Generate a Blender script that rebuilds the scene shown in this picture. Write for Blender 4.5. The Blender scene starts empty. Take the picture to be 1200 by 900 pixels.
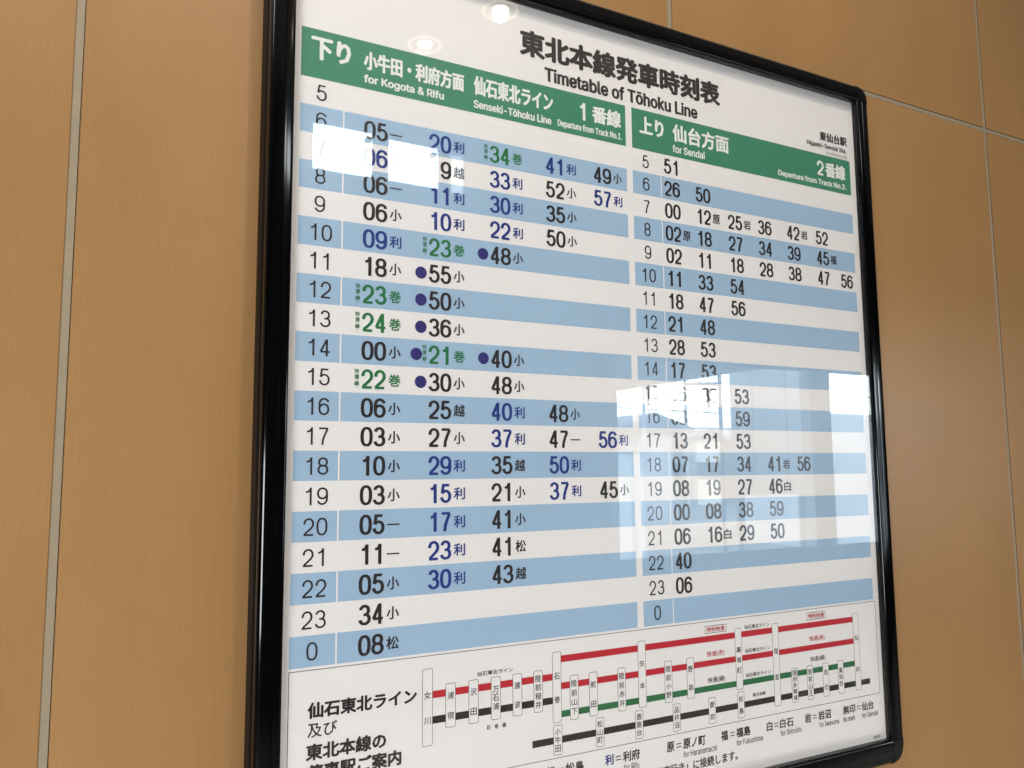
import bpy, bmesh, math, random
from mathutils import Matrix, Vector
from mathutils.geometry import tessellate_polygon

random.seed(4)
S = 0.035                       # one timetable row is 35 mm high
EYE = 1.5
K0 = 13.711                     # row coordinate at eye height


def X(x):
    return x * S


def Z(k):
    return EYE + (K0 - k) * S


# ------------------------------------------------------------------ camera
scene = bpy.context.scene
col = scene.collection
cd = bpy.data.cameras.new('camera')
cam = bpy.data.objects.new('camera', cd)
col.objects.link(cam)
scene.camera = cam
cd.sensor_width = 36.0
cd.lens = 28.44
cd.clip_start = 0.02
cd.clip_end = 400
R = ((0.88335658, -0.46863067, -0.00815194),
     (0.04267846, 0.09774378, -0.99429608),
     (0.46675444, 0.87797007, 0.10634305))
CAM = Vector((-6.1863 * S, -27.0153 * S, EYE))
m = Matrix(((R[0][0], -R[1][0], -R[2][0], CAM.x),
            (R[0][1], -R[1][1], -R[2][1], CAM.y),
            (R[0][2], -R[1][2], -R[2][2], CAM.z),
            (0, 0, 0, 1)))
cam.matrix_world = m

# ------------------------------------------------------------------ light
world = bpy.data.worlds.new('World')
scene.world = world
world.use_nodes = True
bg = world.node_tree.nodes['Background']
bg.inputs[0].default_value = (0.92, 0.96, 1.0, 1)
bg.inputs[1].default_value = 0.12
vs = scene.view_settings
vs.view_transform = 'Standard'
vs.look = 'None'
vs.exposure = 0.09
vs.gamma = 1.0
vs.use_curve_mapping = False


def area(name, loc, target, sx, sy, power, color):
    l = bpy.data.lights.new(name, 'AREA')
    l.shape = 'RECTANGLE'
    l.size, l.size_y = sx, sy
    l.energy = power
    l.color = color
    o = bpy.data.objects.new(name, l)
    col.objects.link(o)
    o.location = loc
    d = Vector(target) - Vector(loc)
    o.rotation_euler = d.to_track_quat('-Z', 'Y').to_euler()
    return o


area('overhead_fill', (-1.2, -1.45, 3.9), (-1.1, -0.55, 1.3), 3.4, 1.0, 84, (1.0, 0.97, 0.94))  # added soft fill from above, not a fixture of the hall
area('low_fill', (-2.6, -2.9, 1.1), (0.5, 0, 1.25), 1.3, 1.0, 92, (0.96, 0.98, 1.0))  # added low fill from the left, kept out of the board's reflection
area('floor_bounce_fill', (0.5, -0.85, 0.08), (0.5, -0.1, 1.1), 2.0, 0.5, 11, (0.98, 0.98, 1.0))  # added lamp in place of light bounced off the floor
LATIN = {
    '0': "453|227,-7 191,-3 158,7 130,24 105,48 85,77 69,113 57,155 50,202 48,254 50,306 57,353 69,395 85,431 106,461 130,484 159,502 191,512 227,516 262,512 295,502 323,484 348,461 368,431 384,395 396,353 403,306 405,254 403,202 396,155 384,113 368,77 348,48 323,24 295,7 263,-3;227,50 250,52 271,60 290,74 306,92 320,116 330,144 338,176 344,254 338,332 330,365 320,393 306,416 290,435 271,449 250,457 227,460 203,457 182,449 163,435 147,416 134,393 123,365 115,332 109,254 115,176 123,144 134,116 147,92 163,74 182,60 203,52",
    '1': "453|76,0 76,55 391,55 391,0;276,509 276,0 212,0 212,448 209,448 86,358 86,427 198,509",
    '2': "453|64,0 64,47 282,282 303,312 316,341 320,371 319,389 315,405 308,419 287,441 258,455 224,460 188,454 172,447 159,438 148,427 132,398 128,381 127,362 66,362 68,391 75,418 86,442 102,464 121,482 143,496 168,507 196,513 225,516 254,513 281,507 306,497 328,482 346,465 361,445 372,423 379,398 381,372 377,336 363,299 336,259 294,209 153,60 153,57 389,57 389,0",
    '3': "453|218,-7 188,-5 159,1 133,10 108,22 88,38 70,57 57,79 48,104 44,132 109,132 112,115 118,100 126,87 150,66 165,59 200,51 239,51 258,55 291,69 304,80 315,93 323,108 328,125 328,163 316,196 306,211 292,223 275,234 254,241 229,246 201,248 157,248 157,299 288,448 288,452 70,452 70,509 372,509 372,461 211,278 211,289 247,290 279,286 308,276 333,262 354,244 371,222 383,198 391,173 393,145 390,116 383,90 370,66 354,45 333,27 309,12 281,2 251,-5",
    '4': "453|40,105 40,158 247,509 311,509 109,166 109,163 413,163 413,105;282,0 282,318 343,318 343,0",
    '5': "453|221,-7 192,-5 165,1 140,11 118,25 99,41 83,60 71,82 63,105 60,130 122,130 125,115 130,102 138,89 160,68 173,60 188,54 221,50 241,51 259,56 276,64 291,75 304,89 314,104 322,122 328,162 326,183 321,203 314,221 303,237 290,251 275,262 257,270 238,275 218,277 184,273 152,262 139,255 128,246 67,253 96,509 366,509 366,452 151,452 134,301 148,311 178,325 194,330 229,334 274,328 294,321 313,311 330,299 345,285 370,251 386,210 390,187 391,163 388,132 381,102 369,76 352,52 332,32 309,15 282,3 253,-4",
    '6': "453|226,-7 196,-4 168,3 142,15 119,31 100,51 84,74 73,101 66,130 64,162 65,187 80,239 93,268 112,302 252,509 322,509 151,261 145,261 165,288 184,302 208,311 235,314 265,312 291,305 316,295 337,280 355,262 370,240 380,215 387,187 389,157 387,127 379,98 368,73 352,50 333,30 310,14 284,3 257,-4;226,48 245,50 263,55 279,63 293,73 314,101 322,119 326,137 326,178 322,196 314,213 293,241 279,251 263,259 245,264 207,264 174,252 148,229 138,214 126,179 126,138 131,119 138,102 148,86 160,73 174,63 190,55 207,50",
    '7': "453|97,0 323,448 323,452 62,452 62,509 391,509 391,449 165,0",
    '8': "453|226,-7 193,-5 163,1 136,11 111,25 91,42 74,62 62,84 54,109 52,135 53,156 65,195 87,228 101,241 117,252 134,260 153,265 129,276 109,289 93,308 80,330 73,354 70,380 73,405 79,429 90,450 106,469 124,485 146,498 170,508 197,514 226,516 255,514 282,508 306,498 328,485 346,469 361,450 373,429 379,405 382,380 379,354 372,330 359,308 343,289 323,276 300,267 335,252 351,241 365,228 387,195 395,176 401,135 398,109 391,84 378,62 362,42 341,25 317,11 289,1 259,-5;248,50 285,60 313,79 323,91 331,106 335,121 337,139 335,157 330,173 322,189 312,202 283,223 265,230 247,234 206,234 187,230 169,223 140,202 130,189 122,173 117,157 115,139 117,121 121,106 129,91 139,79 167,60 185,54 205,50;244,291 260,294 287,308 298,318 307,330 314,344 318,359 318,392 314,407 308,420 299,432 288,442 260,455 244,459 208,459 177,449 164,442 153,432 138,407 134,392 134,359 138,344 145,330 154,318 165,308 178,300 193,294 209,291",
    '9': "453|226,516 256,513 285,506 310,494 333,478 352,458 368,434 380,408 387,378 389,347 387,322 382,296 373,270 359,240 315,168 200,0 130,0 301,248 307,248 295,229 268,207 245,198 232,195 188,197 161,203 137,214 116,229 98,247 83,269 72,294 66,321 64,352 66,382 73,411 85,436 101,459 120,479 143,494 168,506 196,513;207,459 190,454 174,446 148,423 138,407 131,390 125,352 127,331 131,313 138,295 148,280 174,257 207,245 226,243 263,249 279,257 293,267 305,280 322,312 326,330 326,371 322,390 305,422 293,435 279,446 263,454 245,459",
    'T': "449|32,452 32,509 417,509 417,452 257,452 257,0 193,0 193,452",
    'i': "167|53,0 53,379 114,379 114,0;73,444 63,448 47,463 43,472 41,483 47,504 54,512 73,522 84,524 105,518 114,512 121,504 125,494 125,472 121,463 105,448 95,444",
    'm': "610|53,0 53,379 112,379 112,295 108,295 114,314 122,331 132,346 144,358 172,376 187,382 219,386 245,383 268,375 287,361 303,342 314,320 321,295 312,295 326,329 350,356 364,366 381,375 398,381 417,385 458,385 478,380 497,372 514,361 529,346 541,328 550,307 555,283 557,255 557,0 496,0 496,254 493,279 485,298 473,313 456,323 438,329 402,329 387,326 374,320 353,302 345,290 336,263 335,0 274,0 274,260 272,280 265,297 253,311 238,322 220,328 199,330 171,326 145,312 135,302 126,289 119,274 115,257 114,0",
    'e': "404|212,-8 177,-5 145,3 117,16 92,35 72,58 56,85 44,116 37,150 34,187 36,224 44,258 55,290 71,317 91,340 115,359 142,373 172,382 205,384 246,380 285,366 303,355 319,341 334,324 347,305 357,282 365,256 370,227 371,169 75,169 75,221 338,221 310,202 304,248 298,269 277,301 263,314 246,323 227,328 205,330 183,328 164,323 146,313 131,301 109,270 97,231 96,178 102,127 110,106 121,88 135,73 151,61 169,53 190,48 212,46 241,49 265,58 294,82 306,105 365,91 358,72 348,55 335,39 320,26 283,4 261,-3 237,-7",
    't': "227|204,379 204,327 6,327 6,379;65,471 126,471 127,83 130,70 136,61 144,55 156,51 202,54 213,2 192,-3 168,-4 138,-1 113,7 92,21 77,41 68,64 65,93",
    'a': "389|160,-9 115,-3 94,5 76,15 60,29 48,45 38,63 32,84 30,108 36,146 43,161 53,174 64,184 92,200 125,211 257,231 271,240 276,255 275,272 267,297 260,307 240,322 227,327 196,331 163,327 137,316 118,301 104,283 100,274 41,291 51,313 64,331 79,346 95,358 114,368 153,380 208,384 255,375 271,369 300,350 312,336 322,320 330,301 335,278 337,251 337,0 277,0 277,52 272,52 252,25 242,16 215,1 199,-4;170,45 192,47 211,51 242,68 254,80 263,93 270,108 276,138 276,190 267,184 147,163 122,153 103,139 97,130 93,118 93,93 96,82 109,64 130,52 156,46",
    'b': "424|229,-8 208,-7 189,-3 172,4 147,21 123,50 118,59 112,59 112,0 53,0 53,509 114,509 114,319 118,319 137,346 171,373 188,379 207,383 229,384 259,382 287,374 313,361 335,342 354,320 370,293 381,261 388,227 390,189 388,151 381,116 370,84 355,57 336,34 313,16 288,3 260,-6;220,47 242,49 262,55 279,66 294,80 306,97 316,117 323,139 327,163 327,215 323,239 316,261 307,281 295,298 280,311 262,322 243,328 220,330 198,328 178,322 161,312 147,299 134,282 125,263 118,241 114,216 114,162 118,138 125,115 135,95 147,78 162,65 179,55 198,49",
    'l': "189|112,0 91,8 74,20 62,37 55,59 53,84 53,509 114,509 114,83 120,62 126,57 135,53 170,54 181,3 147,-2",
    'o': "415|207,-8 174,-5 144,3 117,16 93,35 72,58 56,85 44,116 37,150 34,187 37,225 44,260 56,291 72,318 93,341 117,360 144,374 174,382 207,384 241,382 271,374 299,360 323,341 343,318 359,291 371,260 379,225 381,187 379,150 371,116 359,85 343,58 323,35 299,16 271,3 241,-5;207,46 231,49 252,55 270,66 285,80 298,97 307,117 314,139 318,163 318,212 314,236 307,258 298,278 285,296 270,310 252,321 231,328 207,330 184,328 163,321 145,310 130,296 118,278 108,258 98,212 96,187 102,139 108,117 118,97 130,80 145,66 163,55 184,49",
    'f': "254|228,379 228,327 6,327 6,379;81,0 82,452 87,470 96,486 107,499 120,510 135,519 169,529 212,529 243,521 227,468 202,474 178,472 164,468 154,460 147,449 143,435 142,0",
    'h': "410|114,0 53,0 53,509 114,509 114,287 102,287 116,319 132,344 152,362 175,374 200,382 227,384 252,383 275,377 295,369 313,356 328,340 341,321 350,298 355,271 357,240 357,0 296,0 296,235 293,263 286,286 273,304 256,318 235,326 210,329 192,328 176,324 147,308 136,297 126,283 119,266 115,248",
    'ō': "415|207,-8 174,-5 144,3 117,16 93,35 72,58 56,85 44,116 37,150 34,187 37,225 44,260 56,291 72,318 93,341 117,360 144,374 174,382 207,384 241,382 271,374 299,360 323,341 343,318 359,291 371,260 379,225 381,187 379,150 371,116 359,85 343,58 323,35 299,16 271,3 241,-5;207,46 231,49 252,55 270,66 285,80 298,97 307,117 314,139 318,163 318,212 314,236 307,258 298,278 285,296 270,310 252,321 231,328 207,330 184,328 163,321 145,310 130,296 118,278 108,258 98,212 96,187 102,139 108,117 118,97 130,80 145,66 163,55 184,49;302,506 302,458 113,458 113,506",
    'k': "381|110,137 110,212 121,212 284,379 360,379 184,199 177,199;53,0 53,509 114,509 114,0;294,0 148,186 191,229 372,0",
    'u': "410|182,-5 158,-3 135,2 115,11 97,23 82,39 69,59 60,82 54,109 53,379 114,379 114,144 116,117 124,94 137,75 154,61 175,53 200,50 218,51 234,55 263,71 274,83 283,97 290,113 295,132 296,379 357,379 357,0 298,0 298,92 307,92 294,60 277,35 257,17 234,5 209,-3",
    'L': "393|60,0 60,509 125,509 125,57 361,57 361,0",
    'n': "410|114,0 53,0 53,379 112,379 112,287 102,287 116,319 132,344 152,362 175,374 200,382 227,384 252,383 275,377 295,369 313,356 328,340 341,321 350,298 355,271 357,240 357,0 296,0 296,235 293,263 286,286 273,304 256,318 235,326 210,329 192,328 176,324 147,308 136,297 126,283 119,266 115,248",
    'r': "259|53,0 53,379 112,379 112,321 115,321 124,339 137,354 152,367 171,377 191,383 243,384 243,322 207,326 174,321 159,315 135,296 126,284 119,269 115,254 114,0",
    'K': "467|104,145 104,216 199,331 364,509 448,509 231,276 228,276;60,0 60,509 125,509 125,0;372,0 188,259 228,309 449,0",
    'g': "425|207,-151 156,-146 134,-140 114,-132 97,-122 82,-110 59,-84 51,-69 101,-41 122,-66 142,-82 169,-93 207,-97 236,-95 261,-87 282,-75 298,-58 308,-34 311,-6 311,68 306,68 287,41 266,23 236,10 217,6 195,5 165,7 138,14 113,27 90,43 71,65 55,90 43,120 36,154 34,191 36,229 43,263 55,293 71,320 90,342 112,361 138,374 166,382 196,384 218,383 237,379 253,373 279,356 308,319 313,319 313,379 372,379 372,-9 370,-40 363,-67 350,-90 334,-109 314,-124 291,-136 265,-144 237,-149;205,59 227,61 246,66 264,75 278,87 290,103 300,121 307,142 311,166 311,219 307,242 300,264 291,283 279,299 264,312 247,322 227,328 205,330 182,328 163,322 145,312 130,298 118,282 102,241 96,193 102,144 109,123 118,104 131,88 145,76 163,66 183,61",
    'R': "449|60,0 60,509 236,509 273,506 305,500 333,489 356,473 376,455 390,433 401,408 407,381 409,352 407,323 401,296 390,271 376,250 356,232 333,217 305,206 273,200 236,198 96,198 96,255 258,256 280,260 298,267 313,276 325,287 334,300 344,333 344,371 340,389 334,405 325,419 313,430 298,440 258,451 125,452 125,0;353,0 230,229 303,229 428,0",
    'S': "447|224,-9 188,-7 156,-1 128,9 102,23 81,40 64,60 51,83 42,109 38,137 104,137 108,118 114,102 123,88 150,66 185,53 224,49 246,50 267,54 286,60 303,69 317,79 329,92 338,106 344,122 346,139 340,168 322,189 296,205 245,222 184,239 145,253 112,269 86,289 67,313 56,341 52,372 54,400 62,425 75,448 92,468 113,484 138,498 165,508 195,514 227,516 259,514 289,508 316,498 340,484 360,468 377,449 390,427 398,403 401,378 337,378 332,402 320,421 302,437 280,449 254,456 225,459 185,454 167,448 152,440 139,430 121,405 115,376 117,359 122,345 142,324 169,308 212,293 312,264 344,248 359,238 384,213 395,198 407,161 408,139 406,112 399,87 386,64 370,43 349,25 323,11 294,0 261,-7",
    'd': "424|195,-8 165,-6 137,3 111,16 89,34 70,57 55,84 43,116 36,151 34,189 36,227 43,261 55,293 70,320 89,342 112,361 137,374 165,382 196,384 218,383 237,379 253,373 278,355 306,319 311,319 311,509 372,509 372,0 313,0 313,59 307,59 287,31 266,12 236,-3 217,-7;205,47 226,49 246,55 263,65 278,78 290,95 299,115 306,138 312,189 306,241 300,263 290,282 278,299 263,312 246,322 227,328 205,330 182,328 162,322 145,311 130,298 118,281 108,261 98,215 96,189 102,139 109,117 118,97 130,80 145,66 162,55 182,49",
    'H': "517|60,0 60,509 125,509 125,289 392,289 392,509 457,509 457,0 392,0 392,232 125,232 125,0",
    'w': "567|138,0 23,379 87,379 161,107 175,41 165,41 206,214 252,379 316,379 382,136 402,41 391,41 434,214 480,379 545,379 429,0 368,0 281,318 277,338 291,338 248,172 199,0",
    's': "365|157,-7 133,-3 112,3 93,12 76,24 62,38 50,54 41,73 36,94 94,107 101,87 111,72 124,60 141,52 160,47 181,45 206,47 227,53 244,62 258,74 265,88 268,103 262,126 254,136 243,144 212,155 149,170 118,180 92,192 72,208 58,227 50,249 47,274 49,295 55,314 65,332 79,347 95,360 115,370 137,378 161,383 212,383 234,379 254,372 271,363 286,352 299,339 318,308 324,290 268,277 254,304 243,316 228,325 210,331 187,333 166,331 147,326 131,317 119,305 111,292 109,277 110,264 115,253 124,243 136,235 172,223 261,200 287,187 306,171 320,153 328,131 331,107 329,85 323,65 312,47 298,31 281,18 260,6 236,-2 210,-7",
    'N': "523|60,0 60,509 136,509 371,137 414,55 405,54 399,195 399,509 463,509 463,0 387,0 168,346 108,452 119,454 125,291 125,0",
    'D': "502|219,0 96,0 96,57 215,57 254,60 288,68 318,81 343,99 363,122 379,149 390,181 397,216 399,255 397,294 390,329 379,361 364,388 344,410 320,428 291,441 258,449 221,452 93,452 93,509 225,509 273,505 315,495 353,478 385,455 412,426 433,391 449,351 458,306 462,255 458,205 449,159 433,119 411,83 384,54 351,31 312,14 268,3;125,509 125,0 60,0 60,509",
    'p': "424|53,-143 53,379 112,379 112,319 118,319 137,346 171,373 188,379 207,383 229,384 259,382 287,374 313,361 335,342 354,320 370,293 381,261 388,227 390,189 388,151 381,116 370,84 355,57 336,34 313,16 288,3 260,-6 229,-8 208,-7 189,-3 159,12 147,21 118,59 114,59 114,-143;220,47 242,49 262,55 279,66 294,80 306,97 316,117 323,139 327,163 327,215 323,239 316,261 307,281 295,298 280,311 262,322 243,328 220,330 198,328 178,322 161,312 147,299 134,282 125,263 118,241 114,216 114,162 118,138 125,115 135,95 147,78 162,65 179,55 198,49",
    'c': "396|207,-8 174,-5 144,3 117,16 93,35 72,58 56,85 44,116 37,150 34,187 37,225 44,260 56,291 72,318 93,341 117,360 144,374 174,382 226,384 260,377 291,364 318,346 330,335 349,308 362,277 303,262 290,289 278,304 252,321 231,328 207,330 184,328 163,321 145,310 130,296 118,278 108,258 98,212 96,187 102,139 108,117 118,97 130,80 145,66 163,55 184,49 207,46 253,55 271,66 292,89 304,117 363,102 350,70 331,43 306,21 277,5 244,-5",
    'I': "300|31,0 31,57 118,57 118,452 31,452 31,509 269,509 269,452 183,452 183,57 269,57 269,0",
    '&': "448|197,-7 165,-5 136,1 110,12 88,26 69,42 54,62 43,84 36,108 34,133 40,173 47,189 70,220 101,249 237,352 255,375 261,394 262,405 260,420 255,434 245,445 233,454 219,459 201,461 178,457 159,447 151,440 141,421 137,399 141,375 145,363 179,314 438,0 364,0 108,310 96,327 87,344 77,379 75,398 77,420 82,440 91,458 102,474 117,488 134,499 154,507 176,512 224,512 246,507 266,499 283,488 297,475 317,442 322,424 324,404 320,375 309,349 301,336 269,303 135,202 110,174 103,161 98,146 98,115 102,101 109,87 118,76 143,57 158,51 193,46 232,52 251,59 286,81 301,95 315,112 327,131 336,151 348,198 349,224 408,224 403,167 397,144 380,107 371,92 333,47 315,30 294,17 271,7 246,-1",
    '-': "453|337,244 337,188 114,188 114,244",
    '.': "188|83,-3 73,1 55,18 51,29 51,53 55,64 73,81 83,85 95,87 118,81 128,73 135,64 140,53 140,29 135,18 128,9 118,1 107,-3",
    'F': "410|60,0 60,509 369,509 369,452 125,452 125,278 346,278 346,221 125,221 125,0",
    'y': "389|47,-139 61,-86 94,-90 113,-86 130,-74 138,-64 151,-36 163,-1 17,379 84,379 187,87 206,21 184,21 224,155 305,379 371,379 196,-77 177,-107 153,-128 139,-136 125,-141 82,-145",
    'v': "389|163,0 17,379 84,379 187,87 206,21 184,21 224,155 305,379 371,379 226,0",
    '(': "273|89,207 90,244 94,283 109,364 119,403 145,477 160,510 177,539 236,539 204,466 179,390 161,313 152,241 152,176 160,115 167,83 188,16 236,-96 177,-96 150,-46 128,4 111,55 99,106 92,156",
    ')': "273|37,-96 72,-18 97,52 113,116 121,177 121,241 112,313 94,390 69,466 37,539 97,539 113,510 142,441 164,364 173,323 183,244 184,207 182,156 174,104 161,53 144,3 123,-47 97,-96",
    ' ': "188|",
}


# ------------------------------------------------------------------ helpers
def principled(name, base, rough=0.5, spec=0.5, metal=0.0, coat=0.0):
    mt = bpy.data.materials.new(name)
    mt.use_nodes = True
    b = mt.node_tree.nodes['Principled BSDF']
    b.inputs['Base Color'].default_value = (*base, 1)
    b.inputs['Roughness'].default_value = rough
    b.inputs['Specular IOR Level'].default_value = spec
    b.inputs['Metallic'].default_value = metal
    b.inputs['Coat Weight'].default_value = coat
    return mt


def varied(name, base, amp=0.05, scale=8.0, rough=0.6, spec=0.3, stretch=(1, 1, 1), rough_amp=0.0,
           bump=0.0, fine=0.0, fine_scale=200.0, fine_stretch=(1, 1, 1)):
    """principled material whose colour drifts a little over the surface"""
    mt = principled(name, base, rough, spec)
    nt = mt.node_tree
    N, L = nt.nodes, nt.links
    b = N['Principled BSDF']
    tc = N.new('ShaderNodeTexCoord')
    mp = N.new('ShaderNodeMapping')
    mp.inputs['Scale'].default_value = stretch
    L.new(tc.outputs['Object'], mp.inputs[0])
    no = N.new('ShaderNodeTexNoise')
    no.inputs['Scale'].default_value = scale
    no.inputs['Detail'].default_value = 4
    L.new(mp.outputs[0], no.inputs['Vector'])
    mr = N.new('ShaderNodeMapRange')
    mr.inputs['From Min'].default_value = 0.3
    mr.inputs['From Max'].default_value = 0.7
    mr.inputs['To Min'].default_value = 1 - amp
    mr.inputs['To Max'].default_value = 1 + amp
    L.new(no.outputs[0], mr.inputs[0])
    fac = mr.outputs[0]
    if fine:
        mp2 = N.new('ShaderNodeMapping')
        mp2.inputs['Scale'].default_value = fine_stretch
        L.new(tc.outputs['Object'], mp2.inputs[0])
        n2 = N.new('ShaderNodeTexNoise')
        n2.inputs['Scale'].default_value = fine_scale
        n2.inputs['Detail'].default_value = 6
        n2.inputs['Roughness'].default_value = 0.65
        L.new(mp2.outputs[0], n2.inputs['Vector'])
        m2 = N.new('ShaderNodeMapRange')
        m2.inputs['From Min'].default_value = 0.3
        m2.inputs['From Max'].default_value = 0.7
        m2.inputs['To Min'].default_value = 1 - fine
        m2.inputs['To Max'].default_value = 1 + fine
        L.new(n2.outputs[0], m2.inputs[0])
        mu = N.new('ShaderNodeMath')
        mu.operation = 'MULTIPLY'
        L.new(fac, mu.inputs[0])
        L.new(m2.outputs[0], mu.inputs[1])
        fac = mu.outputs[0]
    vm = N.new('ShaderNodeVectorMath')
    vm.operation = 'SCALE'
    vm.inputs[0].default_value = base
    L.new(fac, vm.inputs['Scale'])
    L.new(vm.outputs[0], b.inputs['Base Color'])
    if rough_amp:
        rr = N.new('ShaderNodeMapRange')
        rr.inputs['From Min'].default_value = 0.3
        rr.inputs['From Max'].default_value = 0.7
        rr.inputs['To Min'].default_value = rough - rough_amp
        rr.inputs['To Max'].default_value = rough + rough_amp
        L.new(no.outputs[0], rr.inputs[0])
        L.new(rr.outputs[0], b.inputs['Roughness'])
    if bump:
        bp = N.new('ShaderNodeBump')
        bp.inputs['Strength'].default_value = 1.0
        bp.inputs['Distance'].default_value = bump
        L.new(fac, bp.inputs['Height'])
        L.new(bp.outputs[0], b.inputs['Normal'])
    return mt


def emitter(name, color, strength):
    mt = bpy.data.materials.new(name)
    mt.use_nodes = True
    nt = mt.node_tree
    nt.nodes.remove(nt.nodes['Principled BSDF'])
    e = nt.nodes.new('ShaderNodeEmission')
    e.inputs[0].default_value = (*color, 1)
    e.inputs[1].default_value = strength
    nt.links.new(e.outputs[0], nt.nodes['Material Output'].inputs[0])
    return mt


def clear_sheet(name):
    """clear acrylic: fresnel reflection over straight transmission, both faces"""
    mt = bpy.data.materials.new(name)
    mt.use_nodes = True
    nt = mt.node_tree
    N, L = nt.nodes, nt.links
    N.remove(N['Principled BSDF'])
    geo = N.new('ShaderNodeNewGeometry')
    ior = N.new('ShaderNodeMix')
    ior.data_type = 'FLOAT'
    ior.inputs[2].default_value = 1.5
    ior.inputs[3].default_value = 1 / 1.5
    L.new(geo.outputs['Backfacing'], ior.inputs[0])
    fr = N.new('ShaderNodeFresnel')
    L.new(ior.outputs[0], fr.inputs['IOR'])
    tr = N.new('ShaderNodeBsdfTransparent')
    tr.inputs[0].default_value = (0.985, 0.99, 0.988, 1)
    gl = N.new('ShaderNodeBsdfGlossy')
    gl.inputs['Roughness'].default_value = 0.012
    tc = N.new('ShaderNodeTexCoord')
    no = N.new('ShaderNodeTexNoise')
    no.inputs['Scale'].default_value = 2.2
    no.inputs['Detail'].default_value = 1
    L.new(tc.outputs['Object'], no.inputs['Vector'])
    bu = N.new('ShaderNodeBump')
    bu.inputs['Distance'].default_value = 0.00015
    L.new(no.outputs[0], bu.inputs['Height'])
    L.new(bu.outputs[0], gl.inputs['Normal'])
    mx = N.new('ShaderNodeMixShader')
    L.new(fr.outputs[0], mx.inputs[0])
    L.new(tr.outputs[0], mx.inputs[1])
    # a faint film of dust and wipe marks softens part of the reflection
    sm = N.new('ShaderNodeTexNoise')
    sm.inputs['Scale'].default_value = 5.0
    sm.inputs['Detail'].default_value = 6
    sm.inputs['Distortion'].default_value = 1.5
    L.new(tc.outputs['Object'], sm.inputs['Vector'])
    sr = N.new('ShaderNodeMapRange')
    sr.inputs['From Min'].default_value = 0.4
    sr.inputs['From Max'].default_value = 0.75
    sr.inputs['To Min'].default_value = 0.07
    sr.inputs['To Max'].default_value = 0.34
    L.new(sm.outputs[0], sr.inputs[0])
    g2 = N.new('ShaderNodeBsdfGlossy')
    g2.inputs['Roughness'].default_value = 0.17
    gm = N.new('ShaderNodeMixShader')
    L.new(sr.outputs[0], gm.inputs[0])
    L.new(gl.outputs[0], gm.inputs[1])
    L.new(g2.outputs[0], gm.inputs[2])
    L.new(gm.outputs[0], mx.inputs[2])
    L.new(mx.outputs[0], N['Material Output'].inputs[0])
    return mt


def link(name, verts, faces, mats, parent=None, fmat=None, smooth=False, angle=30):
    me = bpy.data.meshes.new(name)
    me.from_pydata(verts, [], faces)
    if not isinstance(mats, (list, tuple)):
        mats = [mats]
    for q in mats:
        me.materials.append(q)
    if fmat:
        me.polygons.foreach_set('material_index', fmat)
    if smooth:
        me.polygons.foreach_set('use_smooth', [True] * len(me.polygons))
        me.set_sharp_from_angle(angle=math.radians(angle))
    me.update()
    o = bpy.data.objects.new(name, me)
    col.objects.link(o)
    if parent:
        o.parent = parent
    return o


def empty(name, loc, label, cat, group=None):
    o = bpy.data.objects.new(name, None)
    col.objects.link(o)
    o.location = loc
    tag(o, label, cat, group)
    return o


def tag(o, label, cat, group=None):
    o['label'] = label
    o['category'] = cat
    if group:
        o['group'] = group


class MB:
    """collects plain shapes into one mesh"""
    def __init__(self):
        self.v, self.f, self.m = [], [], []

    def add(self, vs, fs, mi=0):
        b = len(self.v)
        self.v += vs
        self.f += [tuple(i + b for i in f) for f in fs]
        self.m += [mi] * len(fs)

    def box(self, x0, y0, z0, x1, y1, z1, mi=0):
        vs = [(x, y, z) for z in (z0, z1) for y in (y0, y1) for x in (x0, x1)]
        self.add(vs, [(0, 2, 3, 1), (4, 5, 7, 6), (0, 1, 5, 4), (2, 6, 7, 3), (0, 4, 6, 2), (1, 3, 7, 5)], mi)

    def cyl(self, cx, cy, z0, z1, r0, r1=None, n=24, mi=0, cap=True):
        r1 = r0 if r1 is None else r1
        vs = [(cx + r * math.cos(2 * math.pi * i / n), cy + r * math.sin(2 * math.pi * i / n), z)
              for z, r in ((z0, r0), (z1, r1)) for i in range(n)]
        fs = [(i, (i + 1) % n, n + (i + 1) % n, n + i) for i in range(n)]
        if cap:
            fs += [tuple(range(n))[::-1], tuple(range(n, 2 * n))]
        self.add(vs, fs, mi)

    def bar(self, a, b, r, n=6, mi=0):
        a, b = Vector(a), Vector(b)
        d = (b - a).normalized()
        u = d.orthogonal().normalized()
        w = d.cross(u)
        vs = [tuple(p + u * r * math.cos(2 * math.pi * i / n) + w * r * math.sin(2 * math.pi * i / n))
              for p in (a, b) for i in range(n)]
        fs = [(i, (i + 1) % n, n + (i + 1) % n, n + i) for i in range(n)]
        fs += [tuple(range(n))[::-1], tuple(range(n, 2 * n))]
        self.add(vs, fs, mi)

    def build(self, name, mats, parent=None, smooth=False, origin=None, angle=30):
        v = self.v
        if origin:
            v = [(a - origin[0], b - origin[1], c - origin[2]) for a, b, c in v]
        o = link(name, v, self.f, mats, parent, self.m, smooth, angle)
        if origin:
            o.location = origin
        return o


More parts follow.
